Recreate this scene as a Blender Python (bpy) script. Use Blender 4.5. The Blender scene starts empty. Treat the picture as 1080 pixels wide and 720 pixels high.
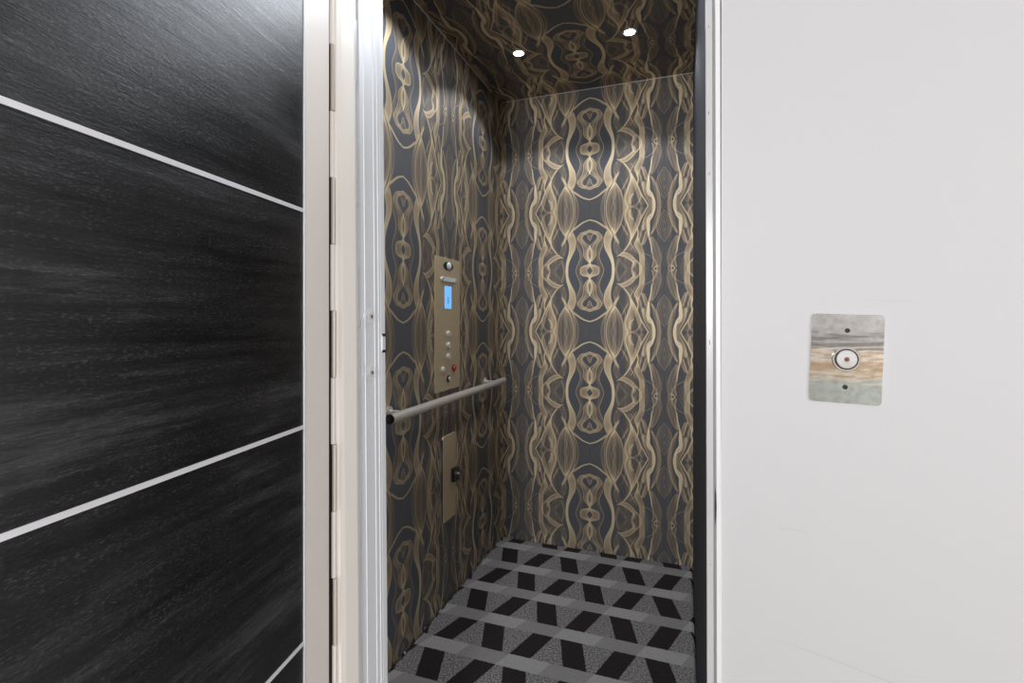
import bpy, bmesh, math, random
import numpy as np
from mathutils import Vector, Matrix

random.seed(7)
C = bpy.context.scene.collection
PI = math.pi

# ---------------------------------------------------------------- metrics
CAM_Z = 1.166
H = 2.325            # cab height
XL, XR = -0.926, 0.0423   # cab side walls
YB, YF = 2.45, 0.96       # cab back wall, cab front
YW = 0.70            # hall face of the elevator wall
HX0, HX1, HY0, HZ = -2.3, 2.6, -3.2, 2.75   # hall


# ---------------------------------------------------------------- materials
def material(name):
    m = bpy.data.materials.new(name)
    m.use_nodes = True
    nt = m.node_tree
    nt.nodes.clear()
    out = nt.nodes.new('ShaderNodeOutputMaterial')
    p = nt.nodes.new('ShaderNodeBsdfPrincipled')
    nt.links.new(p.outputs[0], out.inputs[0])
    return m, nt, p


def setp(p, color=None, rough=None, metal=None, **kw):
    if color is not None:
        p.inputs['Base Color'].default_value = (*color, 1)
    if rough is not None:
        p.inputs['Roughness'].default_value = rough
    if metal is not None:
        p.inputs['Metallic'].default_value = metal
    for k, v in kw.items():
        p.inputs[k.replace('_', ' ')].default_value = v


class N:
    """tiny node-expression helper"""
    def __init__(s, nt): s.nt = nt

    def link(s, a, b):
        if isinstance(a, bpy.types.NodeSocket):
            s.nt.links.new(a, b)
        else:
            b.default_value = a

    def m(s, op, a, b=0.0, c=0.0):
        n = s.nt.nodes.new('ShaderNodeMath'); n.operation = op
        s.link(a, n.inputs[0]); s.link(b, n.inputs[1]); s.link(c, n.inputs[2])
        return n.outputs[0]

    def pos(s):
        n = s.nt.nodes.new('ShaderNodeTexCoord')
        return n.outputs['Object']

    def sep(s, v):
        n = s.nt.nodes.new('ShaderNodeSeparateXYZ'); s.link(v, n.inputs[0])
        return n.outputs

    def mapping(s, v, scale=(1, 1, 1), rot=(0, 0, 0), loc=(0, 0, 0)):
        n = s.nt.nodes.new('ShaderNodeMapping'); s.link(v, n.inputs[0])
        n.inputs['Scale'].default_value = scale
        n.inputs['Rotation'].default_value = rot
        n.inputs['Location'].default_value = loc
        return n.outputs[0]

    def noise(s, v, scale, detail=3, rough=.5, dist=0):
        n = s.nt.nodes.new('ShaderNodeTexNoise'); s.link(v, n.inputs['Vector'])
        n.inputs['Scale'].default_value = scale
        n.inputs['Detail'].default_value = detail
        n.inputs['Roughness'].default_value = rough
        n.inputs['Distortion'].default_value = dist
        return n.outputs['Fac']

    def ramp(s, f, stops):
        n = s.nt.nodes.new('ShaderNodeValToRGB'); s.link(f, n.inputs[0])
        e = n.color_ramp.elements
        while len(e) < len(stops): e.new(.5)
        for k, (p, c) in enumerate(stops):
            e[k].position = p
            e[k].color = (c, c, c, 1) if not isinstance(c, tuple) else (*c, 1)
        return n.outputs[0]

    def mix(s, f, a, b):
        n = s.nt.nodes.new('ShaderNodeMix'); n.data_type = 'RGBA'
        s.link(f, n.inputs[0])
        for v, i in ((a, 6), (b, 7)):
            if isinstance(v, tuple): v = (*v, 1)
            s.link(v, n.inputs[i])
        return n.outputs[2]

    def bump(s, h, strength, dist=.01):
        n = s.nt.nodes.new('ShaderNodeBump'); s.link(h, n.inputs['Height'])
        n.inputs['Strength'].default_value = strength
        n.inputs['Distance'].default_value = dist
        return n.outputs[0]


def simple(name, color, rough=.5, metal=0., **kw):
    m, nt, p = material(name)
    setp(p, color, rough, metal, **kw)
    return m


def painted(name, color, rough=.5, amount=.05, scale=(3, 3, 3), bump=.05):
    m, nt, p = material(name)
    n = N(nt); v = n.mapping(n.pos(), scale)
    f = n.noise(v, 2.0, 4)
    lo = tuple(c * (1 - amount) for c in color)
    nt.links.new(n.mix(f, lo, color), p.inputs['Base Color'])
    g = n.noise(n.pos(), 220, 2)
    nt.links.new(n.bump(g, bump, .001), p.inputs['Normal'])
    p.inputs['Roughness'].default_value = rough
    return m


def brushed(name, color, rough=.3, stretch=(1, 1, 60), scale=8, bump=.1, metal=1.0):
    m, nt, p = material(name)
    n = N(nt); v = n.mapping(n.pos(), stretch)
    f = n.noise(v, scale, 4)
    lo = tuple(c * .82 for c in color)
    nt.links.new(n.mix(f, lo, color), p.inputs['Base Color'])
    nt.links.new(n.bump(f, bump, .002), p.inputs['Normal'])
    setp(p, None, rough, metal)
    return m


# wallpaper: dark slate ground, metallic gold ink
m_paper, nt, p = material('gold_printed_wallpaper'); n = N(nt)
at_ = nt.nodes.new('ShaderNodeAttribute'); at_.attribute_name = 'ink'
ink_ = at_.outputs['Fac']
f = n.noise(n.pos(), 9, 4)
ground = n.mix(f, (.064, .073, .090), (.082, .092, .110))
gold = n.ramp(ink_, [(0, (.11, .10, .09)), (.25, (.240, .192, .145)), (.5, (.46, .36, .25)), (.75, (.64, .525, .34)), (1, (.84, .73, .51))])
amt = n.ramp(ink_, [(.0, 0.), (.35, .85), (.7, 1.)])
nt.links.new(n.mix(amt, ground, gold), p.inputs['Base Color'])
nt.links.new(n.m('MULTIPLY', amt, .72), p.inputs['Metallic'])
nt.links.new(n.bump(n.noise(n.pos(), 500, 2), .15, .001), p.inputs['Normal'])
setp(p, None, .56)

# black grained door panel
m_black, nt, p = material('black_oak_laminate'); n = N(nt)
pos = n.pos()
v = n.mapping(pos, (1, 1, 22))
grain = n.noise(v, 4.0, 9, .64, .15)
fine = n.noise(n.mapping(pos, (14, 14, 150)), 3.0, 5, .72, .15)
cloud = n.noise(n.mapping(pos, (1.1, 1, 4.5)), 2.6, 5, .62, .3)
pore = n.noise(n.mapping(pos, (90, 90, 330)), 2.0, 3, .6)
h = n.m('ADD', n.m('MULTIPLY', grain, .6), n.m('MULTIPLY', fine, .5))
cc = n.m('ADD', n.m('MULTIPLY', h, .5), n.m('MULTIPLY', cloud, .5))
col = n.ramp(cc, [(.42, (.003, .003, .0033)), (.55, (.012, .0122, .0128)), (.68, (.055, .056, .059))])
pr = n.m('MULTIPLY', n.ramp(pore, [(.54, 0.), (.66, 1.)]), n.ramp(grain, [(.42, .15), (.6, 1.)]))
nt.links.new(n.mix(n.m('MULTIPLY', pr, .7), col, (.085, .086, .09)), p.inputs['Base Color'])
nt.links.new(n.bump(n.m('ADD', h, n.m('MULTIPLY', pore, .4)), .42, .0018), p.inputs['Normal'])
nt.links.new(n.ramp(cloud, [(.3, .28), (.7, .40)]), p.inputs['Roughness'])

# carpet
m_carpet, nt, p = material('patterned_carpet'); n = N(nt)
X, Y, Z = n.sep(n.pos())
wob = n.m('MULTIPLY', n.m('SUBTRACT', n.noise(n.pos(), 260, 2), .5), .006)
yy = n.m('DIVIDE', n.m('SUBTRACT', 2.402, n.m('ADD', Y, wob)), .2)
fr = n.m('FRACT', yy); row = n.m('FLOOR', yy)
par = n.m('FLOORED_MODULO', row, 2.0)
xx = n.m('SUBTRACT', n.m('DIVIDE', n.m('ADD', n.m('ADD', X, wob), .869), .297), n.m('MULTIPLY', par, .5))
stripe = n.m('LESS_THAN', fr, .325)
g = n.m('DIVIDE', n.m('SUBTRACT', fr, .325), .675)
d1 = n.m('LESS_THAN', n.m('FRACT', n.m('SUBTRACT', xx, n.m('MULTIPLY', g, .138))), .27)
d2 = n.m('LESS_THAN', n.m('FRACT', n.m('ADD', n.m('SUBTRACT', xx, .653), n.m('MULTIPLY', g, .155))), .255)
dark = n.m('MINIMUM', n.m('ADD', d1, d2), 1.0)
seg = n.m('FLOORED_MODULO', n.m('FLOOR', n.m('ADD', n.m('MULTIPLY', xx, 2.0), n.m('MULTIPLY', fr, .6))), 2.0)
sp = n.noise(n.pos(), 170, 3, .8)
sp2 = n.noise(n.pos(), 90, 3, .6)
tri = n.ramp(sp, [(.40, (.025, .024, .027)), (.62, (.50, .485, .48))])
trid = n.mix(.25, tri, (.14, .136, .138))
stl = n.mix(n.m('MULTIPLY', n.m('ADD', sp, sp2), .5), (.24, .232, .233), (.50, .49, .485))
std = n.mix(n.m('MULTIPLY', n.m('ADD', sp, sp2), .5), (.17, .165, .167), (.38, .372, .372))
dk = n.mix(sp2, (.018, .014, .016), (.040, .033, .036))
stc = n.mix(seg, stl, std)
col = n.mix(stripe, n.mix(dark, trid, dk), stc)
nt.links.new(col, p.inputs['Base Color'])
nt.links.new(n.bump(n.m('ADD', sp, sp2), .8, .004), p.inputs['Normal'])
setp(p, None, .95, 0, Specular_IOR_Level=.1)

m_hallwall = painted('white_wall_paint', (.48, .48, .492), .55, .04, (1, 1, 1), .08)
m_ceil = painted('white_ceiling_paint', (.82, .82, .81), .7, .03)
m_cream = painted('cream_gloss_paint', (.96, .915, .85), .35, .05, (2, 2, .3), .05)
m_taupe = painted('taupe_door_edge_paint', (.90, .84, .79), .4, .10, (6, 6, .4), .05)
m_alu = brushed('brushed_aluminium', (.86, .885, .92), .5, (60, 60, .3), 1, .0, .1)
m_whitetrim = painted('white_trim_paint', (.66, .66, .67), .3, .03)
m_greytrim = simple('grey_shade_and_band', (.30, .30, .31), .5)  # grey for painted gap shade, also one rear wall band
m_steel = brushed('brushed_stainless_steel', (.66, .63, .58), .30, (1, 1, 1), 30, .03)
m_bronze = brushed('bronze_tinted_steel', (.74, .61, .41), .5, (1, 1, 40), 12, .08, .55)
m_chrome = simple('polished_steel', (.80, .80, .82), .15, 1)
m_satin = simple('satin_nickel_tube', (.80, .78, .75), .3, .65)
m_buttonmetal = simple('bright_button_metal', (.88, .87, .85), .25, .5)
m_dark = simple('black_rubber', (.012, .012, .013), .5)
m_darkbronze = brushed('dark_hinge_metal', (.34, .29, .24), .4, (1, 1, .5), 20, .05, .8)
m_knuckle = simple('warm_grey_hinge_metal', (.60, .54, .48), .4, .2)
m_inlay = simple('white_aluminium_inlay', (.86, .87, .90), .28, .25)
m_sidewall, nt, p = material('charcoal_side_laminate'); n = N(nt)
f = n.noise(n.mapping(n.pos(), (1, 9, .12)), 5, 4)
nt.links.new(n.mix(f, (.010, .014, .024), (.018, .024, .040)), p.inputs['Base Color'])
setp(p, None, .65, .0)
m_red = simple('red_alarm_button', (.55, .02, .015), .3)
m_clear = simple('clear_plastic', (.9, .9, .9), .15, 0, Alpha=.35)
m_black_gloss = simple('black_gloss_plastic', (.01, .01, .011), .2)

m_display, nt, p = material('blue_display')
setp(p, (.1, .3, .6), .2); p.inputs['Emission Color'].default_value = (.13, .42, 1, 1); p.inputs['Emission Strength'].default_value = 1.0
m_lens, nt, p = material('downlight_lens')
setp(p, (1, 1, 1), .2); p.inputs['Emission Color'].default_value = (.93, .96, 1, 1); p.inputs['Emission Strength'].default_value = 60
m_wood, nt, p = material('oak_floorboards'); n = N(nt)
X, Y, Z = n.sep(n.pos())
board = n.m('FLOOR', n.m('DIVIDE', X, .13))
f = n.noise(n.mapping(n.pos(), (14, 1, 1)), 3, 5)
tone = n.m('FRACT', n.m('MULTIPLY', n.m('SINE', n.m('MULTIPLY', board, 12.9)), 43.7))
nt.links.new(n.mix(n.m('ADD', n.m('MULTIPLY', f, .7), n.m('MULTIPLY', tone, .3)), (.22, .13, .07), (.42, .27, .15)), p.inputs['Base Color'])
setp(p, None, .35)
m_orangeband = painted('orange_mirror_band', (.50, .29, .13), .35, .3, (1, 1, 8))
m_tan = painted('tan_mirror_band', (.50, .36, .22), .5, .2)
m_darkband = painted('dark_mirror_band', (.04, .033, .028), .4, .2)
m_tealgrey = painted('grey_green_paint', (.42, .48, .47), .5, .1)


# ---------------------------------------------------------------- mesh helpers
def finish(name, bm, mat, parent=None, smooth=True, kind=None, bevel=0, loc=None):
    bmesh.ops.recalc_face_normals(bm, faces=bm.faces)
    me = bpy.data.meshes.new(name); bm.to_mesh(me); bm.free()
    for mm in (mat if isinstance(mat, (list, tuple)) else [mat]): me.materials.append(mm)
    if smooth:
        for pl in me.polygons: pl.use_smooth = True
        me.set_sharp_from_angle(angle=math.radians(35))
    o = bpy.data.objects.new(name, me); C.objects.link(o)
    if loc: o.location = loc
    if bevel:
        b = o.modifiers.new('bevel', 'BEVEL'); b.width = bevel; b.segments = 2; b.limit_method = 'ANGLE'
    if parent: o.parent = parent
    if kind: o['kind'] = kind
    return o


def box(bm, x0, x1, y0, y1, z0, z1, M=None, mi=0):
    vs = [bm.verts.new((x, y, z)) for x in (x0, x1) for y in (y0, y1) for z in (z0, z1)]
    for q in ((0, 1, 3, 2), (4, 6, 7, 5), (0, 4, 5, 1), (2, 3, 7, 6), (0, 2, 6, 4), (1, 5, 7, 3)):
        fc = bm.faces.new([vs[i] for i in q]); fc.material_index = mi
    if M: bmesh.ops.transform(bm, matrix=M, verts=vs)
    return vs


def prism(bm, poly, z0, z1, shear=0.0):
    """vertical extrusion of an XY polygon; shear leans it in X by shear per metre, pivot at camera height"""
    lo = [bm.verts.new((x + shear * (CAM_Z - z0), y, z0)) for x, y in poly]
    hi = [bm.verts.new((x + shear * (CAM_Z - z1), y, z1)) for x, y in poly]
    k = len(poly)
    for i in range(k):
        bm.faces.new((lo[i], lo[(i + 1) % k], hi[(i + 1) % k], hi[i]))
    bm.faces.new(lo[::-1]); bm.faces.new(hi)


def lathe(bm, prof, M, seg=32, sx=1.0, sy=1.0):
    """revolve (r, h) profile about local +Z, then transform by M"""
    rings = []
    for r, h in prof:
        if r < 1e-6:
            rings.append([bm.verts.new(M @ Vector((0, 0, h)))])
        else:
            rings.append([bm.verts.new(M @ Vector((r * sx * math.cos(2 * PI * k / seg), r * sy * math.sin(2 * PI * k / seg), h))) for k in range(seg)])
    for a, b in zip(rings, rings[1:]):
        if len(a) == 1 and len(b) == 1: continue
        for k in range(seg):
            k2 = (k + 1) % seg
            if len(a) == 1: bm.faces.new((a[0], b[k], b[k2]))
            elif len(b) == 1: bm.faces.new((a[k], a[k2], b[0]))
            else: bm.faces.new((a[k], a[k2], b[k2], b[k]))
    for rg, flip in ((rings[0], True), (rings[-1], False)):
        if len(rg) > 1: bm.faces.new(rg[::-1] if flip else rg)


def tube(bm, pts, r, seg=16, caps=True):
    pts = [Vector(q) for q in pts]
    rings = []
    up = Vector((0, 0, 1))
    for i, q in enumerate(pts):
        d = (pts[min(i + 1, len(pts) - 1)] - pts[max(i - 1, 0)]).normalized()
        u = up if abs(d.dot(up)) < .95 else Vector((1, 0, 0))
        a = d.cross(u).normalized(); b = d.cross(a).normalized()
        rings.append([bm.verts.new(q + r * (math.cos(2 * PI * k / seg) * a + math.sin(2 * PI * k / seg) * b)) for k in range(seg)])
    for a, b in zip(rings, rings[1:]):
        for k in range(seg): bm.faces.new((a[k], a[(k + 1) % seg], b[(k + 1) % seg], b[k]))
    if caps: bm.faces.new(rings[0][::-1]); bm.faces.new(rings[-1])


def rrect(w, h, r, seg=6):
    out = []
    for cx, cy, a0 in ((w / 2 - r, h / 2 - r, 0), (-w / 2 + r, h / 2 - r, 90), (-w / 2 + r, -h / 2 + r, 180), (w / 2 - r, -h / 2 + r, 270)):
        for k in range(seg + 1):
            a = math.radians(a0 + 90 * k / seg)
            out.append((cx + r * math.cos(a), cy + r * math.sin(a)))
    return out


def plate(bm, outline, t, M, ch=.0006):
    """flat plate with a small chamfered front edge; local XY outline, thickness along +Z"""
    def ring(s, z):
        cs = []
        for x, y in outline:
            d = math.hypot(x, y); cs.append(bm.verts.new(M @ Vector((x - x / d * s, y - y / d * s, z))))
        return cs
    a, b, c = ring(0, 0), ring(0, t - ch), ring(ch, t)
    k = len(a)
    for p, q in ((a, b), (b, c)):
        for i in range(k): bm.faces.new((p[i], p[(i + 1) % k], q[(i + 1) % k], q[i]))
    bm.faces.new(a[::-1]); bm.faces.new(c)


def empty(name, loc, label=None, cat=None, group=None, kind=None):
    o = bpy.data.objects.new(name, None); C.objects.link(o); o.location = loc
    o.empty_display_size = .1
    if label: o['label'] = label
    if cat: o['category'] = cat
    if group: o['group'] = group
    if kind: o['kind'] = kind
    return o


def box_obj(name, b, mat, parent=None, kind=None, bevel=0):
    bm = bmesh.new(); box(bm, *b)
    return finish(name, bm, mat, parent, False, kind, bevel)


# ---------------------------------------------------------------- wallpaper pattern
# One quarter of the repeat, drawn as bundles of lines between two edge curves.
# Coordinates: eye of the medallion at (67, 92); mirror axes at x=67, x=775, y=92 and y=672.
CW, CH = .3585, .307
BUN = [
 # (edge A, edge B, lines, tone, width mm)
 # medallion eye and body
 ([(164,92),(158,118),(132,138),(98,146),(80,156),(67,178)], [(96,92),(90,104),(80,115),(76,122),(71,128),(67,134)], 20, 1.5, 1.6),
 ([(164,92),(158,118),(132,138),(98,146),(80,156),(67,178)], [(160,92),(153,116),(129,134),(96,142),(78,152),(67,172)], 3, .9, 1.4),
 ([(96,92),(90,104),(80,115),(76,122),(71,128),(67,134)], [(99,92),(93,106),(83,118),(78,125),(73,131),(67,137)], 2, .8, 1.2),
 ([(209,92),(200,125),(182,165),(164,215),(168,260),(186,305),(204,350),(205,390),(190,440)], [(150,92),(150,125),(140,165),(130,205),(134,260),(150,310),(172,360),(182,400),(176,440)], 14, .62, 1.5),
 ([(209,92),(200,125),(182,165),(164,215),(168,260),(186,305),(204,350)], [(206,92),(196,125),(178,165),(160,215),(164,260),(182,305),(200,350)], 2, .85, 1.4),
 ([(67,165),(98,190),(126,230),(130,285),(144,330),(174,378),(184,412),(160,452),(110,468),(67,482)], [(67,176),(84,215),(92,255),(84,310),(106,345),(136,378),(147,408),(128,438),(98,444),(67,456)], 18, 1.15, 1.5),
 ([(67,165),(98,190),(126,230),(130,285),(144,330),(174,378),(184,412),(160,452),(110,468),(67,482)], [(67,168),(96,193),(123,233),(127,285),(141,333),(170,379),(180,412),(157,449),(109,464),(67,478)], 2, .9, 1.4),
 ([(67,318),(98,346),(132,378),(148,408),(132,438),(104,446),(84,425),(76,395),(67,372)], [(67,328),(98,354),(126,380),(138,408),(126,430),(106,436),(92,420),(82,392),(67,382)], 4, .85, 1.3),
 ([(67,178),(94,222),(90,280),(67,335)], [(67,186),(74,230),(72,280),(67,322)], 7, .95, 1.4),
 ([(67,395),(76,410),(80,430),(67,445)], [(67,405),(70,412),(72,425),(67,435)], 4, .5, 1.2),
 # dark almond of fine lines beside the medallion
 ([(216,92),(206,135),(190,175),(178,215),(180,255),(196,300),(208,335)], [(282,92),(280,130),(270,172),(256,210),(242,240),(226,275),(212,315)], 8, .16, 1.0),
 # the bright ribbon
 ([(286,92),(283,140),(268,190),(244,240),(217,296),(207,355),(214,415),(244,482)], [(312,92),(308,140),(300,190),(284,245),(274,300),(276,355),(288,402),(264,470)], 26, 1.75, 1.7),
 ([(286,92),(283,140),(268,190),(244,240),(217,296),(207,355),(214,415),(244,482)], [(290,92),(287,140),(272,190),(248,240),(221,298),(211,355),(218,414),(247,482)], 3, .8, 1.4),
 ([(312,92),(308,140),(300,190),(284,245),(274,300),(276,355),(288,402),(264,470)], [(308,92),(304,140),(296,190),(280,245),(270,300),(272,355),(284,402),(262,470)], 3, .9, 1.4),
 # tent strands and crossing
 ([(366,332),(334,385),(300,432),(264,474),(206,518),(135,560),(67,580)], [(348,326),(312,384),(280,424),(248,465),(195,506),(130,550),(67,572)], 7, .85, 1.5),
 ([(262,468),(238,520),(220,590),(213,672)], [(240,484),(196,560),(178,620),(170,672)], 12, .95, 1.5),
 ([(262,468),(240,520),(222,590),(215,672)], [(260,468),(236,522),(217,590),(210,672)], 3, .8, 1.4),
 ([(340,215),(310,262),(300,320),(312,380),(300,440),(262,500)], [(392,240),(366,290),(352,340),(336,390),(322,430),(286,500)], 16, .95, 1.6),
 # balloon
 ([(308,425),(260,505),(232,595),(224,672)], [(318,425),(372,515),(398,605),(404,672)], 40, 1.25, 1.5),
 ([(308,425),(260,505),(232,595),(224,672)], [(322,425),(268,515),(242,600),(234,672)], 5, .7, 1.4),
 ([(318,425),(372,515),(398,605),(404,672)], [(316,430),(366,518),(391,605),(397,672)], 4, .6, 1.4),
 ([(300,440),(290,530),(300,600),(330,672)], [(350,500),(330,560),(300,610),(270,672)], 14, .35, 1.3),
 # node and its band to the diamond
 ([(322,200),(345,216),(382,212),(436,186),(484,142),(482,92)], [(362,238),(396,248),(440,236),(480,205),(516,168),(530,150)], 18, 1.25, 1.5),
 ([(322,200),(345,216),(382,212),(436,186),(488,146)], [(328,205),(347,221),(384,217),(440,190),(490,150)], 3, .85, 1.4),
 ([(362,238),(396,248),(440,236),(480,205),(516,168)], [(360,232),(396,242),(438,230),(476,200),(512,164)], 3, .7, 1.4),
 ([(478,92),(483,112),(496,142),(518,168)], [(472,92),(477,116),(492,148),(514,170)], 4, .95, 1.4),
 ([(518,168),(550,130),(566,104),(570,92)], [(514,164),(540,124),(554,100),(558,92)], 5, .85, 1.4),
 ([(530,92),(532,110),(526,130),(516,152)], [(496,92),(500,112),(508,132),(516,152)], 9, .28, 1.2),
 # fine fan at eye level
 ([(318,92),(322,130),(334,170),(350,205)], [(468,92),(462,118),(452,150),(420,196)], 14, .45, 1.2),
 ([(330,205),(380,160),(430,120),(476,84)], [(318,150),(350,120),(390,98),(420,84)], 9, .30, 1.1),
 ([(318,200),(322,150),(318,110),(316,84)], [(360,200),(350,150),(340,110),(334,84)], 6, .35, 1.2),
 # strands descending from the node
 ([(380,246),(422,290),(455,352),(458,420),(434,495),(411,570),(410,626),(420,672)], [(390,242),(432,290),(466,350),(470,422),(448,497),(424,570),(424,626),(440,672)], 7, .85, 1.5),
 ([(456,350),(490,411),(526,486),(556,561),(594,626),(624,680)], [(466,346),(500,411),(536,484),(566,557),(602,620),(632,672)], 6, .85, 1.5),
 ([(462,352),(466,430),(440,520),(426,600),(436,672)], [(470,352),(490,440),(486,520),(470,580),(458,640)], 14, .95, 1.4),
 ([(468,356),(494,420),(524,486),(552,556),(606,650)], [(466,380),(486,450),(508,520),(530,600),(560,672)], 14, .85, 1.4),
 ([(434,664),(470,668),(506,664),(536,634),(556,585),(548,550)], [(434,672),(470,676),(512,672),(546,640),(566,590),(556,548)], 4, .8, 1.4),
 ([(470,655),(462,620),(474,580),(500,560)], [(460,655),(450,615),(464,572),(496,548)], 6, .5, 1.3),
 ([(436,402),(408,455),(385,500),(366,516)], [(446,402),(416,459),(392,506),(372,520)], 4, .7, 1.4),
 ([(330,300),(340,380),(366,440),(390,505)], [(448,320),(450,390),(424,440),(396,500)], 14, .42, 1.3),
 ([(392,252),(420,320),(440,400),(420,470)], [(500,230),(490,280),(470,320),(460,345)], 10, .40, 1.3),
 ([(404,520),(400,580),(412,640),(410,672)], [(408,470),(420,520),(404,590),(404,672)], 6, .3, 1.2),
 # the column band
 ([(545,92),(549,167),(540,232),(500,315),(516,364),(533,420),(522,470)], [(600,92),(594,170),(588,223),(572,279),(549,336),(537,373),(534,470)], 20, 1.2, 1.5),
 ([(545,92),(549,167),(540,232),(500,315),(516,364),(533,420),(520,465)], [(552,92),(556,168),(547,234),(507,315),(523,362),(540,420),(527,470)], 4, .8, 1.4),
 ([(594,150),(588,223),(572,279),(549,336),(532,380)], [(600,150),(594,225),(578,281),(555,338),(538,380)], 3, .6, 1.3),
 ([(558,92),(572,130),(576,180),(566,230)], [(580,92),(592,130),(590,180),(580,240)], 5, .6, 1.3),
 ([(575,300),(599,354),(618,411),(620,514)], [(585,296),(610,350),(628,408),(630,510)], 5, .8, 1.5),
 ([(560,300),(575,350),(590,400),(600,440)], [(572,300),(590,350),(608,400),(616,450)], 7, .55, 1.3),
 ([(520,330),(545,380),(556,430),(566,500)], [(550,340),(562,390),(574,440),(576,500)], 6, .35, 1.3),
 ([(455,345),(470,310),(500,262),(530,215)], [(460,350),(478,314),(508,266),(540,222)], 3, .6, 1.3),
 ([(498,312),(486,300),(470,280),(455,262)], [(504,308),(492,296),(476,276),(461,258)], 3, .45, 1.3),
 # fine netting of crossing veils
 ([(320,92),(350,200),(420,330),(410,480),(440,600),(430,672)], [(556,92),(520,220),(560,350),(604,480),(560,600),(604,672)], 34, .6, 1.1),
 ([(420,92),(330,220),(340,350),(400,480),(425,600),(405,672)], [(640,92),(604,220),(620,330),(560,430),(490,560),(465,672)], 34, .6, 1.1),
 ([(700,92),(716,200),(700,300),(712,400),(700,520),(716,672)], [(775,92),(760,200),(775,300),(740,400),(750,520),(764,672)], 14, .40, 1.1),
 # gold plait
 ([(632,380),(618,440),(612,520),(622,570),(660,610),(670,672)], [(640,385),(640,460),(640,530),(668,578),(690,640),(690,690)], 20, 1.9, 1.6),
 ([(576,440),(576,510),(590,565),(612,610),(634,650),(640,690)], [(586,440),(592,510),(616,560),(640,590),(664,640),(668,690)], 13, 1.15, 1.5),
 ([(586,440),(592,500),(612,540),(640,570)], [(616,440),(616,490),(624,530),(650,560)], 10, 1.1, 1.5),
 ([(576,440),(576,510),(590,565),(612,610),(626,650),(628,690)], [(580,438),(581,508),(595,561),(618,606),(632,648),(634,690)], 2, .9, 1.4),
 ([(660,210),(650,305),(631,390),(634,467),(636,532),(662,578),(684,645),(686,700)], [(668,212),(658,305),(640,390),(644,467),(645,530),(672,575),(693,645),(695,700)], 7, .95, 1.5),
 # arc and hatch beside the lobe
 ([(590,226),(630,206),(662,184),(690,150),(704,110),(706,70)], [(592,231),(633,211),(666,189),(694,154),(709,112),(711,70)], 3, .65, 1.3),
 ([(604,78),(604,110),(604,145),(604,186)], [(646,78),(650,110),(648,145),(644,186)], 6, .22, 1.2),
 ([(600,80),(620,84),(634,84),(650,80)], [(600,196),(616,200),(634,200),(648,196)], 8, .22, 1.1),
 # tan lobe at the small dark triangle
 ([(660,84),(672,150),(662,240),(650,320),(634,390)], [(746,110),(752,170),(740,240),(706,325),(656,400)], 22, .95, 1.4),
 ([(660,84),(672,150),(662,240)], [(668,84),(684,150),(674,240)], 5, .5, 1.3),
 ([(676,68),(700,88),(724,92),(744,78)], [(676,78),(698,102),(722,112),(748,112)], 8, 1.0, 1.3),
 ([(664,62),(678,74),(700,90),(724,92),(742,76)], [(664,66),(678,79),(700,95),(724,97),(744,80)], 2, .8, 1.3),
 # faint veil from the plait towards the axis
 ([(644,392),(662,450),(676,540),(700,610),(700,678)], [(656,395),(698,470),(728,560),(742,630),(746,690)], 18, .75, 1.3),
 ([(648,388),(694,470),(724,560),(738,630),(742,690)], [(652,386),(699,468),(729,558),(743,630),(747,690)], 2, .55, 1.3),
 # stripes of the oval on the outer axis
 ([(775,325),(742,372),(714,425),(703,478),(714,531),(742,588),(775,627)], [(775,425),(771,440),(767,458),(765,478),(767,498),(771,516),(775,530)], 5, 1.5, 1.3),
 ([(742,180),(748,240),(735,310),(712,370),(690,430)], [(770,80),(770,200),(768,260),(764,300),(758,340)], 8, .28, 1.2),
 ([(748,700),(752,660),(760,640),(772,625)], [(775,700),(775,680),(775,660),(775,640)], 4, .3, 1.2),
 # net under the tent
 ([(67,590),(80,620),(86,645),(80,674)], [(222,510),(186,560),(172,620),(164,674)], 9, .34, 1.2),
 ([(67,600),(110,605),(150,590),(186,560)], [(67,672),(100,668),(140,664),(166,660)], 6, .26, 1.2),
 ([(67,495),(110,484),(160,460),(205,420)], [(67,565),(110,550),(160,524),(230,484)], 6, .24, 1.1),
]


def catmull(P, k):
    P = np.array(P, float)
    Q = np.vstack([2 * P[0] - P[1], P, 2 * P[-1] - P[-2]])
    out = []
    for i in range(1, len(Q) - 2):
        p0, p1, p2, p3 = Q[i - 1], Q[i], Q[i + 1], Q[i + 2]
        for t in np.linspace(0, 1, 12, endpoint=False):
            out.append(.5 * (2 * p1 + (p2 - p0) * t + (2 * p0 - 5 * p1 + 4 * p2 - p3) * t * t + (3 * p1 - p0 - 3 * p2 + p3) * t ** 3))
    out.append(P[-1]); out = np.array(out)
    d = np.r_[0, np.cumsum(np.linalg.norm(np.diff(out, axis=0), axis=1))]
    s = np.linspace(0, d[-1], k)
    return np.c_[np.interp(s, d, out[:, 0]), np.interp(s, d, out[:, 1])]


def snap(P):
    """control points given at y=92 or y=672 lie exactly on the mirror axes"""
    out = []
    for x, y in P:
        a = (x - 67) / 708
        if y == 92: y = 90 - 20 * a
        elif y == 672: y = 674 + 11 * a
        out.append((x, y))
    return out


def to_cell(P):
    a = (P[:, 0] - 67) / 708
    b = (P[:, 1] - (92 - 20 * a)) / (580 + 31 * a)
    return np.c_[a * CW, b * CH]


RES = .0005
NX, NY = int(round(CW / RES)) + 1, int(round(CH / RES)) + 1


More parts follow.
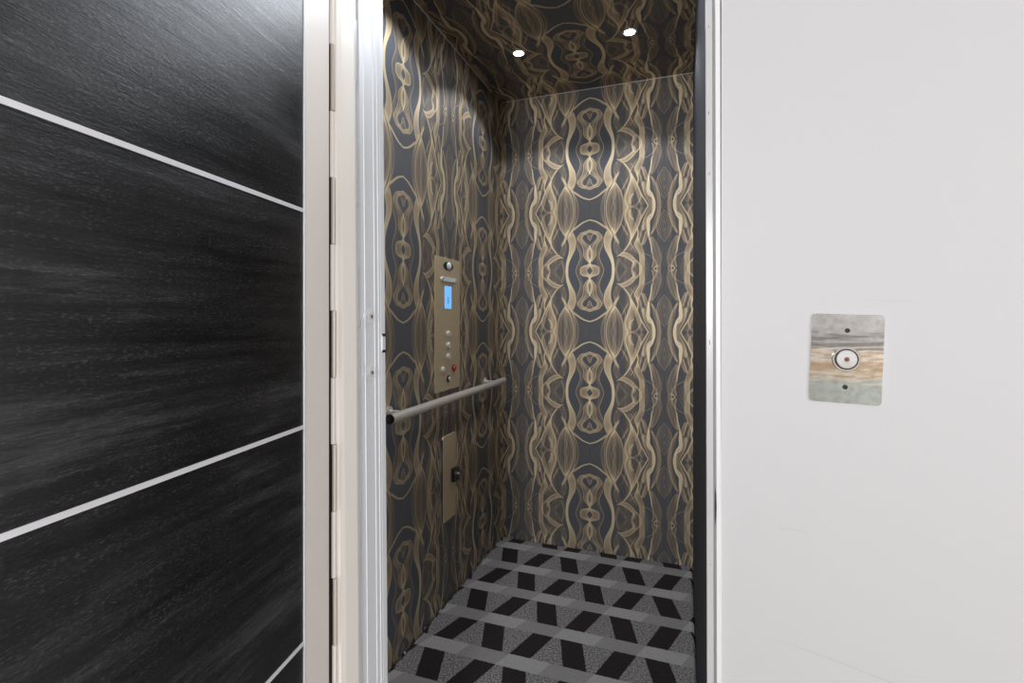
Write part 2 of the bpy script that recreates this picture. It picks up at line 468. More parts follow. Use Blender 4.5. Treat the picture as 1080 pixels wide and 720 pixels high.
def quarter():
    """ink amount (0..1) over one quarter of the repeat, from the density of the printed lines"""
    D = np.zeros((NX, NY))
    silk = .40 + 1.6 * np.random.RandomState(3).rand(61) ** 2.2
    for bi, (A, B, cnt, tone, w) in enumerate(BUN):
        a, b = catmull(snap(A), 420), catmull(snap(B), 420)
        a, b = to_cell(a), to_cell(b)
        mult = 2 if cnt >= 6 else 1
        nn = (cnt - 1) * mult + 1
        L = np.linalg.norm(np.diff(a, axis=0), axis=1).sum() / 420 + 1e-9
        acc = np.zeros((NX, NY))
        def inner(q): return 95 < q[1] < 655 and 80 < q[0] < 765
        taper0, taper1 = inner(A[0]) and inner(B[0]), inner(A[-1]) and inner(B[-1])
        for i in range(nn):
            s = i / max(1, nn - 1)
            c = a * (1 - s) + b * s
            st = np.r_[0, np.linalg.norm(np.diff(c, axis=0), axis=1)] * 1000
            wt = tone * (1.0 if cnt < 8 else .38 if tone >= 1.4 and i % 5 else .35 * silk[(i * 7 + bi * 5) % 61]) * LINE_GAIN
            if i in (0, nn - 1): wt *= 1.25
            gx, gy = c[:, 0] / RES, c[:, 1] / RES
            ix, iy = np.floor(gx).astype(int), np.floor(gy).astype(int)
            fx, fy = gx - ix, gy - iy
            if taper0: st = st * np.clip(np.arange(420) / 40, .15, 1)
            if taper1: st = st * np.clip(np.arange(420)[::-1] / 40, .15, 1)
            for dx in (0, 1):
                for dy in (0, 1):
                    jx, jy = ix + dx, iy + dy
                    ok = (jx >= 0) & (jx < NX) & (jy >= 0) & (jy < NY)
                    ww = (fx if dx else 1 - fx) * (fy if dy else 1 - fy) * st * wt
                    np.add.at(acc, (jx[ok], jy[ok]), ww[ok])
        D += blur(acc, w * .42 / (RES * 1000))
    D /= (RES * 1000) ** 2
    return 1 - np.exp(-INK_GAIN * D)


LINE_GAIN, INK_GAIN = 1.0, .98


def blur(a, sg):
    r = max(1, int(math.ceil(3 * sg)))
    k = np.exp(-.5 * (np.arange(-r, r + 1) / sg) ** 2); k /= k.sum()
    for ax in (0, 1):
        p = np.pad(a, [(r, r) if q == ax else (0, 0) for q in (0, 1)], mode='reflect')
        o = np.zeros_like(a)
        for i, kk in enumerate(k):
            sl = [slice(None), slice(None)]; sl[ax] = slice(i, i + a.shape[ax])
            o += kk * p[tuple(sl)]
        a = o
    return a


TILE = quarter()


def sample_tile(u, v):
    """u, v in metres relative to a medallion eye, mirrored and repeated"""
    fu = np.abs((u / CW + 1) % 2 - 1) * (NX - 1); fv = np.abs((v / CH + 1) % 2 - 1) * (NY - 1)
    iu = np.clip(fu.astype(int), 0, NX - 2); iv = np.clip(fv.astype(int), 0, NY - 2)
    a, b = fu - iu, fv - iv
    return (TILE[iu, iv] * (1 - a) * (1 - b) + TILE[iu + 1, iv] * a * (1 - b) + TILE[iu, iv + 1] * (1 - a) * b + TILE[iu + 1, iv + 1] * a * b)


def papered(name, u0, u1, v0, v1, uc, vc, fn, step, flip):
    """papered slab: finely meshed front skin that carries the printed ink as an attribute, closed at the back"""
    nu, nv = int((u1 - u0) / step), int((v1 - v0) / step)
    U, V = np.meshgrid(np.linspace(u0, u1, nu), np.linspace(v0, v1, nv), indexing='ij')
    ink = 0
    offs = (-.33, 0, .33)
    for du in offs:
        for dv in offs:
            ink = ink + sample_tile(U - uc + du * step, V - vc + dv * step)
    ink = ink / 9
    P = fn(U.ravel(), V.ravel(), np.zeros(U.size))
    idx = np.arange(nu * nv).reshape(nu, nv)
    F = np.stack([idx[:-1, :-1], idx[1:, :-1], idx[1:, 1:], idx[:-1, 1:]], -1).reshape(-1, 4)
    if flip: F = F[:, ::-1]
    n0 = nu * nv
    c = [idx[0, 0], idx[-1, 0], idx[-1, -1], idx[0, -1]]
    bk = np.array([fn(np.array([u]), np.array([v]), np.array([-.03]))[0] for u, v in ((u0, v0), (u1, v0), (u1, v1), (u0, v1))])
    extra = [[n0, n0 + 3, n0 + 2, n0 + 1]] + [[c[i], n0 + i, n0 + (i + 1) % 4, c[(i + 1) % 4]] for i in range(4)]
    if flip: extra = [e[::-1] for e in extra]
    F = np.concatenate([F, np.array(extra)])
    allv = np.concatenate([P, bk])
    me = bpy.data.meshes.new(name)
    me.vertices.add(len(allv)); me.vertices.foreach_set('co', allv.ravel().astype(np.float32))
    me.loops.add(F.size); me.loops.foreach_set('vertex_index', F.ravel().astype(np.int32))
    me.polygons.add(len(F)); me.polygons.foreach_set('loop_start', (np.arange(len(F)) * 4).astype(np.int32))
    me.update(calc_edges=True)
    at = me.attributes.new('ink', 'FLOAT', 'POINT'); at.data.foreach_set('value', np.r_[ink.ravel(), np.zeros(4)].astype(np.float32))
    me.materials.append(m_paper)
    o = bpy.data.objects.new(name, me); C.objects.link(o); o['kind'] = 'structure'
    return o


EYE_Z = 2.0215
T_ = .03
papered('wall_back', XL, XR, -.02, H, -.446, EYE_Z, lambda u, v, d: np.stack([u, YB - d, v], -1), .0019, False)
papered('wall_left', YF, YB, -.02, H, 1.487, EYE_Z, lambda u, v, d: np.stack([XL + d, u, v], -1), .0019, False)
papered('ceiling', XL, XR, YF, YB, -.446, 2.13, lambda u, v, d: np.stack([u, v, H - d], -1), .0024, True)
box_obj('wall_right', (XR, XR + T_, YF, YB, -.02, H + T_), m_sidewall, kind='structure')

# thin pale beads in the cab corners
bm = bmesh.new(); box(bm, XL, XL + .003, YF, YB - .13, H - .004, H - .001)
finish('trim_1', bm, m_inlay, kind='structure', smooth=False)
bm = bmesh.new(); box(bm, XL, XR, YB - .003, YB - .0005, H - .004, H - .001)
finish('trim_2', bm, m_satin, kind='structure', smooth=False)

# carpeted cab floor: edge rolls down beside the right wall, ragged dark gap at the left wall
bm = bmesh.new()
xs = [XL + .006, XL + .012, -.7, -.4, -.1, XR - .016, XR - .010, XR - .005, XR - .002]
zs = [-.006, 0, 0, 0, 0, 0, -.001, -.005, -.014]
ys = np.linspace(YF, YB - .004, 90)
grid = []
for j, y in enumerate(ys):
    rag = .004 * math.sin(j * 1.7) + .004 * random.random()
    grid.append([bm.verts.new((x + (rag if i < 2 else 0), y, z)) for i, (x, z) in enumerate(zip(xs, zs))])
for r0, r1 in zip(grid, grid[1:]):
    for i in range(len(xs) - 1): bm.faces.new((r0[i], r0[i + 1], r1[i + 1], r1[i]))
box(bm, XL, XR, YF, YB, -.04, -.016, mi=1)
fl = finish('floor', bm, [m_carpet, m_dark], kind='structure', smooth=False)

# crumbs of debris in the gap at the left wall
bm = bmesh.new()
for k in range(46):
    y = 1.35 + 1.08 * random.random(); x = XL + .003 + .008 * random.random(); s = .0012 + .0018 * random.random()
    bmesh.ops.create_icosphere(bm, subdivisions=1, radius=s, matrix=Matrix.Translation((x, y, s - .002)))
o = finish('grit', bm, m_whitetrim, kind='stuff', smooth=False)
o['label'] = 'pale crumbs of grit along the dark gap between carpet and left cab wall'; o['category'] = 'debris'

# ---------------------------------------------------------------- hall shell
OPT = 2.12    # top of the door opening
bm = bmesh.new()
box(bm, .047, HX1, YW, YW + .12, 0, HZ)                       # right of the opening
box(bm, HX0, -.640, YW, YW + .12, 0, HZ)                      # left, behind the open leaf
box(bm, -.655, .047, YW, YW + .12, OPT + .06, HZ)            # above
wall = finish('wall_front', bm, m_hallwall, kind='structure', smooth=False)
# faint hairline scratches in the paint, drawn into a small mesh of the wall's own
m_scratch = simple('paint_scratch', (.40, .40, .41), .6)
bm = bmesh.new()
def scratch(pts, w):
    q = catmull(pts, 20)
    for k in range(len(q) - 1):
        (x0, z0), (x1, z1) = q[k], q[k + 1]
        ww = w * math.sin(PI * (k + .5) / 20)
        vs = [bm.verts.new(c) for c in ((x0, YW - .0002, z0 - ww), (x1, YW - .0002, z1 - ww), (x1, YW - .0002, z1 + ww), (x0, YW - .0002, z0 + ww))]
        bm.faces.new(vs)
scratch([(.103, .903), (.118, .899), (.132, .900), (.150, .897)], .0004)
scratch([(.093, .757), (.150, .750), (.22, .735), (.275, .722)], .0005)
scratch([(.205, 1.190), (.235, 1.187), (.26, 1.188)], .0003)
finish('scratch', bm, m_scratch, wall, smooth=False)

box_obj('wall_hall_right', (HX1, HX1 + .1, HY0, YW + .12, 0, HZ), m_hallwall, kind='structure')
box_obj('wall_hall_left', (HX0 - .1, HX0, HY0, YW + .12, 0, HZ), m_hallwall, kind='structure')
box_obj('wall_hall_rear', (HX0, HX1, HY0 - .1, HY0, 0, HZ), m_hallwall, kind='structure')
box_obj('ceiling_hall', (HX0, HX1, HY0, YW + .12, HZ, HZ + .1), m_ceil, kind='structure')
box_obj('floor_hall', (HX0, HX1, HY0, YW + .12, -.06, -.004), m_wood, kind='structure')
# colour bands added on the rear hall wall only for the call plate's reflection
for k, (z0, z1, dp, mm) in enumerate([(.0, .68, .02, m_tealgrey), (.685, .715, .03, m_cream), (.718, .838, .025, m_tan), (.838, .86, .035, m_orangeband),
                                      (.86, .915, .03, m_cream), (.915, .955, .02, m_greytrim), (.955, .987, .05, m_darkband)]):
    bm = bmesh.new(); box(bm, HX0, HX1, HY0, HY0 + dp, z0, z1)
    finish('trim_%d' % (k + 3), bm, mm, kind='structure', smooth=False)
# cab front returns and threshold fill between landing and cab
bm = bmesh.new()
box(bm, XL, -.672, YF - .02, YF, 0, H); box(bm, -.672, XR, YF - .02, YF, OPT, H)
finish('wall_cab_front', bm, m_sidewall, kind='structure', smooth=False)
bm = bmesh.new()
box(bm, -.74, -.672, YW + .12, YF - .02, -.02, HZ - .2); box(bm, .052, .10, YW + .12, YF + .02, -.02, HZ - .2)
box(bm, -.74, .10, YW + .12, YF, H + .03, HZ - .2)
finish('wall_shaft', bm, m_sidewall, kind='structure', smooth=False)
box_obj('trim_10', (-.63, .05, YW + .0, YF, -.03, .0), m_alu, kind='structure')     # sill

# ---------------------------------------------------------------- left door frame
SH = .0088
ZT = OPT
# cream rebated casing, hinge side
f1 = empty('door_frame', (-.6, .74, 0), 'cream, aluminium and white stepped door frame around the elevator opening', 'door frame')
def add(name, poly, mat, z0=0., z1=ZT, par=f1, sh=SH, bevel=.0):
    bm = bmesh.new(); prism(bm, poly, z0, z1, sh)
    o = finish(name, bm, mat, par, False, None, bevel)
    o.matrix_parent_inverse = Matrix.Translation(par.location).inverted()
    return o
add('casing', [(-.640, .712), (-.590, .712), (-.583, .7135), (-.580, .718), (-.5785, .730), (-.5785, .765), (-.580, .771), (-.585, .7745), (-.640, .7745)], m_cream)
add('casing_lip', [(-.640, .7745), (-.584, .7745), (-.584, .7775), (-.640, .7775)], m_inlay)
add('gap_shade', [(-.640, .7775), (-.590, .7775), (-.590, .786), (-.640, .786)], m_greytrim)  # grey fill that paints the shade of the gap beside the casing
# aluminium channel with raised ribs
poly = [(-.640, .786), (-.583, .786), (-.583, .793)]
for a in (.798, .829, .8425):
    poly += [(-.583, a), (-.5820, a + .0008), (-.5820, a + .0022), (-.583, a + .003)]
poly += [(-.583, .850), (-.640, .850)]
add('channel', poly, m_alu)
add('channel_edge', [(-.640, .850), (-.585, .850), (-.583, .852), (-.583, .866), (-.640, .866)], m_alu)
def child(name, bm, mat, par, smooth=True, bevel=0):
    o = finish(name, bm, mat, par, smooth, None, bevel)
    o.matrix_parent_inverse = Matrix.Translation(par.location).inverted()
    return o
for zz in (1.170, 1.060):       # clips with screws
    bm = bmesh.new(); MX = Matrix.Translation((-.5808 + SH * (CAM_Z - zz), .815, zz)) @ Matrix.Rotation(PI / 2, 4, 'Y')
    plate(bm, rrect(.026, .018, .008), .0018, MX)
    cl = child('clip', bm, m_clear, f1)
    bm = bmesh.new(); lathe(bm, [(.0032, .0015), (.0032, .003), (.0022, .0038), (0, .0040)], MX, 16)
    o = finish('screw', bm, m_darkbronze, cl)
# two loops of clear wire hanging off the clips
for z0, sg in ((1.176, -1), (1.056, 1)):
    bm = bmesh.new()
    x = -.5795
    tube(bm, [(x, .808, z0), (x + .001, .800, z0 + .004 * sg), (x + .001, .792, z0 - .004 * -sg * -1), (x, .785, z0 + .014 * sg), (x, .782, z0 + .026 * sg)], .0009, 8)
    child('wire', bm, m_inlay, f1)
# latch keeper at the cab-side edge
bm = bmesh.new(); zc = CAM_Z - .032 * 1.56 / 1.0
box(bm, -.5845, -.5805, .853, .8645, zc - .016, zc + .016)
child('strike_plate', bm, m_inlay, f1, False, .0005)
for s in (-1, 1):
    bm = bmesh.new(); box(bm, -.5835, -.5795, .855, .863, zc + s * .0165 - .0028, zc + s * .0165 + .0028)
    child('strike_slot', bm, m_dark, f1, False)
# second row of thin interlocking strips in the grey shadow gap
zz = -.02; k = 0
while zz < ZT:
    if k % 2 == 0:
        bm = bmesh.new(); prism(bm, [(-.640, .7782), (-.5835, .7782), (-.5835, .7812), (-.640, .7812)], max(zz, 0), min(zz + .117, ZT), SH)
        o = child('cover_strip', bm, m_whitetrim, f1, False)
    zz += .117; k += 1

# head of the frame (above the picture)
add('head', [(-.640, .712), (.047, .712), (.047, .86), (-.640, .86)], m_cream, OPT, OPT + .06, sh=0)

# ---------------------------------------------------------------- right door frame
f2 = f1
SR = .0022
add('casing', [(.0292, .716), (.0296, .7152), (.0374, .7145), (.0382, .704), (.047, .704), (.047, .86), (.0355, .86), (.0330, .73), (.0292, .73)], m_whitetrim, par=f2, sh=SR)
add('groove_shade', [(.0376, .703), (.0400, .703), (.0400, .7142), (.0376, .7142)], m_greytrim, par=f2, sh=SR)  # grey strip painted as the shadow line between casing and lip
add('lip', [(.0398, .6975), (.0404, .6960), (.0448, .6960), (.0462, .6975), (.0462, .7035), (.0398, .7035)], m_whitetrim, par=f2, sh=SR)
# chipped nicks and the dark keeper slot
bm = bmesh.new()
P = [(.0392 - .0 + .0026 * math.sin(PI * t), 0, .955 - .050 * t) for t in np.linspace(0, 1, 12)]
zc0 = CAM_Z - (524 - 336) * .676 / 515
pts = [(.0390, zc0 + .025), (.0404, zc0 + .016), (.0410, zc0 + .002), (.0407, zc0 - .012), (.0390, zc0 - .025), (.0388, zc0)]
lo = [bm.verts.new((x, .6935, z)) for x, z in pts]; hi = [bm.verts.new((x, .6990, z)) for x, z in pts]
for i in range(6): bm.faces.new((lo[i], lo[(i + 1) % 6], hi[(i + 1) % 6], hi[i]))
bm.faces.new(lo); bm.faces.new(hi[::-1])
child('keeper_slot', bm, m_dark, f2, False)
for px, py, ln in ((748.5, 183, .006), (748.5, 361, .010), (748.6, 595, .002), (748.4, 28, .003), (747.9, 119, .005)):
    u = (px - 540) / 515; t = (u - .3515) / (1 + .3515 * u); y = .7152; x = .7152 * t
    zz = CAM_Z - (py - 336) * (x * -.3315 + y * .9435) / 515
    bm = bmesh.new(); bmesh.ops.create_icosphere(bm, subdivisions=2, radius=1, matrix=Matrix.Translation((x + SR * (CAM_Z - zz) , y, zz)) @ Matrix.Diagonal((.0005, .0006, ln / 2, 1)))
    child('chip', bm, m_dark, f2)

# ---------------------------------------------------------------- open door leaf
LD = Vector((.162, -.987, 0)).normalized()       # along the leaf, from hinge to free edge
LN = Vector((.987, .162, 0)).normalized()         # visible face normal
LO = Vector((-.575, .695, 0))
ML = Matrix(((LD.x, LN.x, 0, LO.x), (LD.y, LN.y, 0, LO.y), (0, 0, 1, 0), (0, 0, 0, 1)))   # local: x along leaf, y out of face, z up
leaf = empty('door_1', LO, kind='structure')
def leafpart(name, x0, x1, y0, y1, z0, z1, mat, bevel=0):
    # grain texture follows the leaf: the mesh stays in leaf axes, the part carries the turn
    bm = bmesh.new(); box(bm, x0, x1, y0, y1, z0, z1)
    o = finish(name, bm, mat, leaf, False, None, bevel)
    o.rotation_euler = (0, 0, math.atan2(LD.y, LD.x))
    return o
S0 = .0825
LW = .72; LH = 2.10
leafpart('hinge_stile', .009, S0, -.042, .0, .01, LH, m_taupe, .001)
leafpart('stile_edge', S0 - .0035, S0 - .0005, -.001, .0015, .01, LH, m_inlay)
lp = leafpart('panel', S0, LW, -.042, -.0005, .01, LH, m_black)
lp.data.materials.clear(); lp.data.materials.append(m_black)
LSP = .3385; zc = CAM_Z + 114 * .7645 / 515
for zl in [zc + LSP * k for k in (-3, -2, -1, 0, 1, 2)]:
    leafpart('inlay_strip', S0 + .0005, LW, -.002, .0008, zl - .0030, zl + .0030, m_inlay)
# continuous hinge: alternating knuckles along the full height
zz = .01; k = 0
while zz < LH:
    z1 = min(zz + .1170, LH)
    bm = bmesh.new(); r = .0042
    off = .0006 if k % 2 else -.0016
    zm = (zz + z1) / 2
    M0 = Matrix.Translation((-.5800 + off + SH * .6 * (CAM_Z - zm), .7050, zz))
    lathe(bm, [(r * .8, 0), (r, .0006), (r, z1 - zz - .0012), (r * .8, z1 - zz - .0006)], M0, 14)
    o = finish('hinge_knuckle', bm, m_knuckle if k % 2 else m_taupe, leaf)
    o.matrix_parent_inverse = Matrix.Translation(leaf.location).inverted()
    zz += .1170; k += 1
bm = bmesh.new(); box(bm, -.640, -.586, .700, .7115, 0, LH)
o = finish('hinge_backing', bm, m_dark, leaf, False); o.matrix_parent_inverse = Matrix.Translation(leaf.location).inverted()

# ---------------------------------------------------------------- call plate on the hall wall
def facing(loc, zaxis, roll=0):
    """matrix whose local +Z points along zaxis and local +Y is up"""
    z = Vector(zaxis).normalized(); y = Vector((0, 0, 1)); x = y.cross(z).normalized()
    R = Matrix((x, y, z)).transposed().to_4x4()
    return Matrix.Translation(loc) @ R @ Matrix.Rotation(roll, 4, 'Z')

m_callplate, nt, p = material('worn_call_plate_steel'); n = N(nt)
pos = n.pos()
X, Y, Z = n.sep(pos)
f = n.noise(n.mapping(pos, (1, 1, 1)), 130, 5, .65)
wave = n.noise(n.mapping(pos, (14, 1, 60)), 1.0, 2)
nt.links.new(n.mix(n.ramp(f, [(.4, 0.), (.75, 1.)]), (.80, .78, .74), (.56, .54, .50)), p.inputs['Base Color'])
nt.links.new(n.bump(wave, .05, .004), p.inputs['Normal'])
setp(p, None, .07, 1)

cp = empty('call_plate', (.1874, YW, 1.117), 'worn stainless steel call plate with round button on the white wall', 'call button')
MC = facing((0, 0, 0), (0, -1, 0), math.radians(-2))
def sub(name, bm, mat, par, smooth=True):
    return finish(name, bm, mat, par, smooth)
bm = bmesh.new(); plate(bm, rrect(.0765, .109, .0052), .0022, MC)
sub('faceplate', bm, m_callplate, cp)
bm = bmesh.new(); MB_ = MC @ Matrix.Translation((0, -.0005, .0022))
lathe(bm, [(.0152, 0), (.0152, .0008), (.0146, .0014), (.0128, .0014), (.0124, .0002)], MB_, 48)
sub('button_ring', bm, m_chrome, cp)
bm = bmesh.new(); lathe(bm, [(.0125, -.0002), (.0125, .0006), (.0110, .0006)], MB_, 48)
sub('button_gap', bm, m_dark, cp)
m_btn = brushed('spun_steel_button', (.80, .80, .80), .26, (1, 1, 1), 60, .05)
bm = bmesh.new(); lathe(bm, [(.0113, 0), (.0113, .0020), (.0106, .0026), (.0030, .0028), (.0022, .0022)], MB_, 48)
bt = sub('button', bm, m_btn, cp)
bm = bmesh.new(); lathe(bm, [(.0021, .0016), (.0019, .0030), (0, .0033)], MB_, 20)
sub('indicator_lamp', bm, simple('dark_red_lens', (.16, .02, .015), .25), bt)
for sy in (.0345, -.0345):
    bm = bmesh.new(); lathe(bm, [(.0028, .0022), (.0028, .0028), (.0018, .0034), (.0006, .0026), (0, .0026)], MC @ Matrix.Translation((0, sy, 0)), 20)
    sub('screw', bm, m_dark, cp)

# ---------------------------------------------------------------- control panel in the cab
def on_left(loc, roll=0): return facing(loc, (1, 0, 0), roll)   # local x -> world +Y... checked below
PC = Vector((XL, 1.8235, 1.1435))
pn = empty('control_panel', PC, 'tall bronze steel elevator control panel with blue display on left cab wall', 'control panel')
M0 = facing((0, 0, 0), (1, 0, 0))      # local x = world +Y, local y = world +Z
bm = bmesh.new(); plate(bm, rrect(.223, .545, .002), .004, M0, .001)
sub('faceplate', bm, m_bronze, pn)
def at(y, z, d=.004): return M0 @ Matrix.Translation((y - PC.y, z - PC.z, d))
bm = bmesh.new(); lathe(bm, [(1, 0), (1, .0012), (.92, .0018)], at(1.826, 1.384) @ Matrix.Diagonal((.044, .0175, 1, 1)), 40)
em = sub('lamp_bezel', bm, m_black_gloss, pn)
bm = bmesh.new(); lathe(bm, [(.0165, .0015), (.0158, .006), (.012, .0095), (.006, .0112), (0, .0118)], at(1.826, 1.384), 32)
sub('lamp_dome', bm, simple('frosted_lamp_dome', (.85, .87, .9), .2), em)
bm = bmesh.new(); plate(bm, rrect(.135, .018, .0085), .005, at(1.826, 1.328), .0015)
gr = sub('speaker_bar', bm, m_inlay, pn)
for s in (-1, 1):
    bm = bmesh.new(); lathe(bm, [(.0075, .004), (.0075, .0075), (.005, .009), (0, .0095)], at(1.826 + s * .058, 1.328), 20)
    sub('speaker_bar_end', bm, m_satin, gr)
bm = bmesh.new(); plate(bm, rrect(.058, .093, .002), .0018, at(1.8225, 1.254), .0004)
ds = sub('display_screen', bm, m_display, pn)
m_glyph = simple('display_glyph', (.02, .10, .30), .3)
bm = bmesh.new()
for (a, b, c, d) in ((-.006, -.0035, -.012, .012), (-.006, .006, .010, .0125), (-.006, .006, -.001, .0015), (.0035, .006, -.012, 0), (-.006, .006, -.0125, -.010)):
    box(bm, a, b, c - .012, d - .012, .0018, .0021, at(1.8225, 1.254))
sub('display_mark', bm, m_glyph, ds, False)
for z in (1.104, 1.0565, 1.010):
    bm = bmesh.new(); lathe(bm, [(.0135, 0), (.0135, .003), (.0118, .0036), (.0118, .008), (.0105, .0094), (0, .0096)], at(1.8235, z), 32)
    b = sub('floor_button', bm, m_buttonmetal, pn)
    bm = bmesh.new(); box(bm, .019, .026, -.010, -.002, 0, .0003, at(1.8235, z)); box(bm, .021, .024, -.0085, -.0035, .0003, .0004, at(1.8235, z))
    sub('button_mark', bm, m_dark, pn, False)
bm = bmesh.new(); lathe(bm, [(.0125, 0), (.0125, .003), (.010, .004), (.010, .009), (0, .0092)], at(1.777, .960), 28)
ks = sub('door_button', bm, m_buttonmetal, pn)
bm = bmesh.new(); box(bm, .006, .016, -.012, -.004, 0, .0006, at(1.777, .960)); sub('door_button_mark', bm, m_dark, pn, False)
bm = bmesh.new(); lathe(bm, [(.0150, 0), (.0150, .003), (.012, .0035)], at(1.8756, .957), 28)
rb = sub('alarm_ring', bm, m_black_gloss, pn)
bm = bmesh.new(); lathe(bm, [(.0125, .001), (.0125, .006), (.0105, .009), (0, .0095)], at(1.8756, .957), 28)
o = sub('alarm_button', bm, m_red, rb); o['label'] = 'red round alarm button'
bm = bmesh.new(); lathe(bm, [(.0150, 0), (.0150, .003), (.0115, .0045), (.009, .0045)], at(1.826, .917), 28)
kr = sub('key_switch_ring', bm, m_black_gloss, pn)
bm = bmesh.new(); lathe(bm, [(.0085, .002), (.0085, .0085), (.007, .0095), (0, .0095)], at(1.826, .917), 24)
sub('key_switch', bm, m_buttonmetal, kr)
for (y, z) in ((1.742, .893), (1.905, .893), (1.742, 1.396), (1.905, 1.396)):
    bm = bmesh.new(); lathe(bm, [(.0028, 0), (.0026, .001), (0, .0014)], at(y, z), 14)
    sub('screw', bm, m_chrome, pn)

# ---------------------------------------------------------------- phone cabinet plate below the rail
QC = Vector((XL, 1.8335, .5075))
ph = empty('phone_cabinet', QC, 'narrow rounded steel phone cabinet door with black latch below the handrail', 'cabinet')
bm = bmesh.new(); plate(bm, rrect(.120, .353, .012), .006, M0, .001)
sub('cabinet_door', bm, m_bronze, ph)
def at2(y, z, d=.006): return M0 @ Matrix.Translation((y - QC.y, z - QC.z, d))
bm = bmesh.new(); plate(bm, rrect(.044, .056, .004), .016, at2(1.870, .508), .002)
lt = sub('latch', bm, m_black_gloss, ph)
bm = bmesh.new(); lathe(bm, [(.008, .016), (.008, .020), (.0055, .0215), (.0055, .028), (.004, .030), (0, .0305)], at2(1.868, .514), 20)
sub('latch_knob', bm, m_chrome, lt)
bm = bmesh.new(); box(bm, -.060, -.058, -.165, .165, -.006, .0065, M0)
sub('door_edge', bm, m_satin, ph, False)

# ---------------------------------------------------------------- handrail
RX, RZ = -.868, .851
hr = empty('handrail', (XL, 1.8, RZ), 'horizontal satin steel handrail running along the left cab wall', 'handrail')
off = Vector((XL, 1.8, RZ))
bm = bmesh.new()
tube(bm, [Vector((RX, y, RZ)) - off for y in (1.318, 1.32, 1.8, 2.34, 2.342)], .0160, 28)
rl = sub('rail', bm, m_satin, hr)
for (y, s) in ((1.3165, -1), (2.342, 1)):
    bm = bmesh.new(); MXX = Matrix.Translation(Vector((RX, y, RZ)) - off) @ Matrix.Rotation(-s * PI / 2, 4, 'X')
    if s < 0: lathe(bm, [(.0158, -.001), (.0158, .0025), (.013, .0035), (0, .0035)], MXX, 28)
    else: lathe(bm, [(.0158, 0), (.0150, .003), (.012, .005), (0, .006)], MXX, 28)
    sub('end_cap', bm, m_black_gloss if s < 0 else m_satin, hr)
for y in (1.40, 2.235):
    bm = bmesh.new()
    tube(bm, [Vector((XL + .002, y, RZ + .004)) - off, Vector((-.890, y, RZ + .006)) - off, Vector((RX, y, RZ)) - off], .0065, 14)
    br = sub('bracket', bm, m_satin, hr)
    bm = bmesh.new(); lathe(bm, [(.020, 0), (.020, .003), (.010, .005), (.008, .012)], Matrix.Translation(Vector((XL, y, RZ + .004)) - off) @ Matrix.Rotation(PI / 2, 4, 'Y'), 28)
    sub('bracket_flange', bm, m_satin, br)

# ---------------------------------------------------------------- ceiling downlights
def downlight(x, y, label):
    r = empty('downlight', (x, y, H), label, 'ceiling light', 'recessed downlights in the cab ceiling')
    return r
dl0 = downlight(-.679, 2.02, 'bright recessed round downlight in the dark cab ceiling, left one of the pair')
bm = bmesh.new()
MD = Matrix.Rotation(PI, 4, 'X')
lathe(bm, [(.030, 0), (.030, .0016), (.026, .0030), (.0215, .0030), (.0205, .001)], MD, 40)
sub('trim_ring', bm, m_satin, dl0)
bm = bmesh.new(); lathe(bm, [(.0200, .0005), (.0195, .0022), (.012, .0034), (0, .0038)], MD, 32)
sub('lens', bm, m_lens, dl0)
def copy_tree(o, parent=None):
    c = o.copy(); C.objects.link(c)
    if parent: c.parent = parent
    for ch in [q for q in bpy.data.objects if q.parent == o]: copy_tree(ch, c)
    return c
SPOTS = [(-.679, 2.02), (-.2055, 2.02)]
d = copy_tree(dl0); d.location = (-.2055, 2.02, H); d['label'] = 'bright recessed round downlight in the dark cab ceiling, right one of the pair'

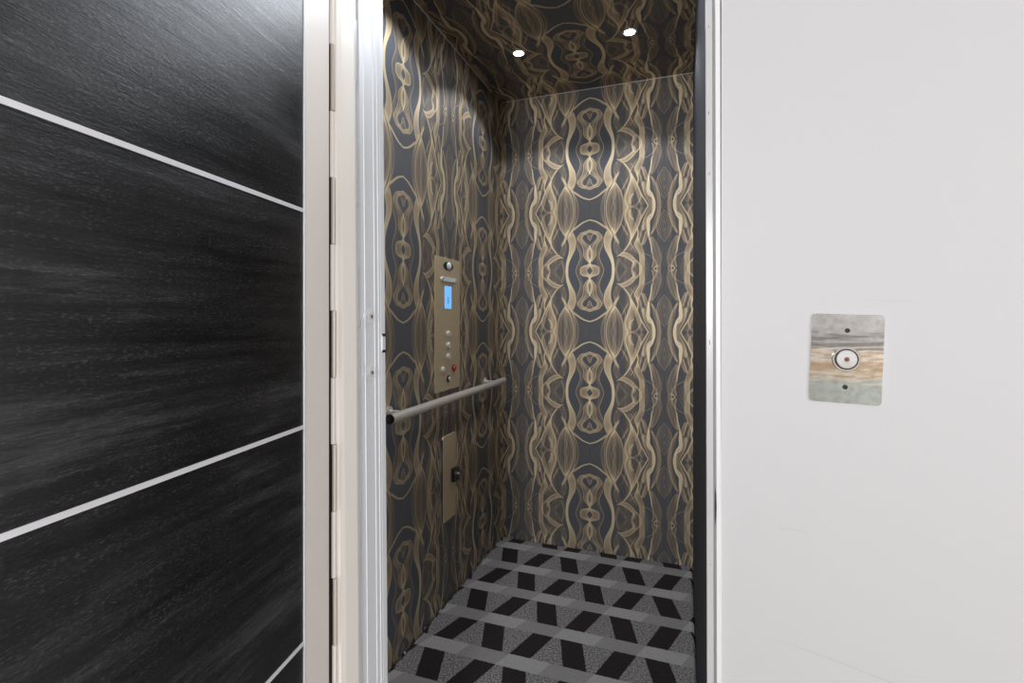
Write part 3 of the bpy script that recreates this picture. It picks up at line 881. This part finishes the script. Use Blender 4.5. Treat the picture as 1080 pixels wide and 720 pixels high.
def lamp(name, kind, loc, energy, color=(1, 1, 1), rot=(0, 0, 0), **kw):
    l = bpy.data.lights.new(name, kind); l.energy = energy; l.color = color
    for k, v in kw.items(): setattr(l, k, v)
    o = bpy.data.objects.new(name, l); C.objects.link(o); o.location = loc; o.rotation_euler = rot
    return o
for (x, y, e, ang) in [(-.679, 2.02, 12, 122), (-.2055, 2.02, 13, 122), (-.679, 1.40, 17, 122), (-.2055, 1.40, 13, 122)]:
    lamp('downlight_beam', 'SPOT', (x, y, H - .008), e, (.90, .94, 1), (0, 0, 0), spot_size=math.radians(ang), spot_blend=.3, shadow_soft_size=.03)

# added spot, aimed out of the cab to put a highlight on the leaf
so = Vector((-.2055, 1.37, H - .012)); dv = Vector((-.56, .45, 1.75)) - so
lamp('leaf_highlight_spot', 'SPOT', so, 30, (.86, .92, 1), dv.to_track_quat('-Z', 'Y').to_euler(), spot_size=math.radians(50), spot_blend=.8, shadow_soft_size=.03)

# hall lamp, window daylight from the right, added left fill, photographer's own flash
lamp('hall_ceiling_lamp', 'AREA', (.2, -1.6, HZ - .03), 6, (.97, .98, 1), (0, 0, 0), shape='RECTANGLE', size=2.2, size_y=1.6)
lamp('hall_window_light', 'AREA', (HX1 - .05, -1.8, 1.2), 88, (.98, .985, 1), (0, PI / 2, 0), shape='RECTANGLE', size=2.2, size_y=2.4)
lamp('hall_left_fill_light', 'AREA', (HX0 + .05, -1.9, 1.45), 12, (.98, .985, 1), (0, -PI / 2, 0), shape='RECTANGLE', size=2.0, size_y=1.8)
fo = Vector((-.2, -1.6, 1.38)); dv = Vector((-.42, 2.45, .95)) - fo
lamp('photo_flash', 'SPOT', fo, 145, (.98, .985, 1), dv.to_track_quat('-Z', 'Y').to_euler(), spot_size=math.radians(105), spot_blend=.8, shadow_soft_size=.12)

# ---------------------------------------------------------------- world, camera
w = bpy.data.worlds.new('world'); bpy.context.scene.world = w; w.use_nodes = True
w.node_tree.nodes['Background'].inputs[0].default_value = (.8, .85, .9, 1)
w.node_tree.nodes['Background'].inputs[1].default_value = .3

cam = bpy.data.cameras.new('camera'); co = bpy.data.objects.new('camera', cam); C.objects.link(co)
co.location = (0, 0, CAM_Z); co.rotation_euler = (PI / 2, 0, math.radians(19.36))
cam.sensor_width = 36; cam.lens = 36 * 515 / 1080; cam.shift_y = -24 / 1080; cam.clip_start = .01
bpy.context.scene.camera = co
sc = bpy.context.scene
sc.view_settings.view_transform = 'Standard'; sc.view_settings.look = 'None'
sc.view_settings.gamma = 1; sc.view_settings.exposure = 0; sc.view_settings.use_curve_mapping = False
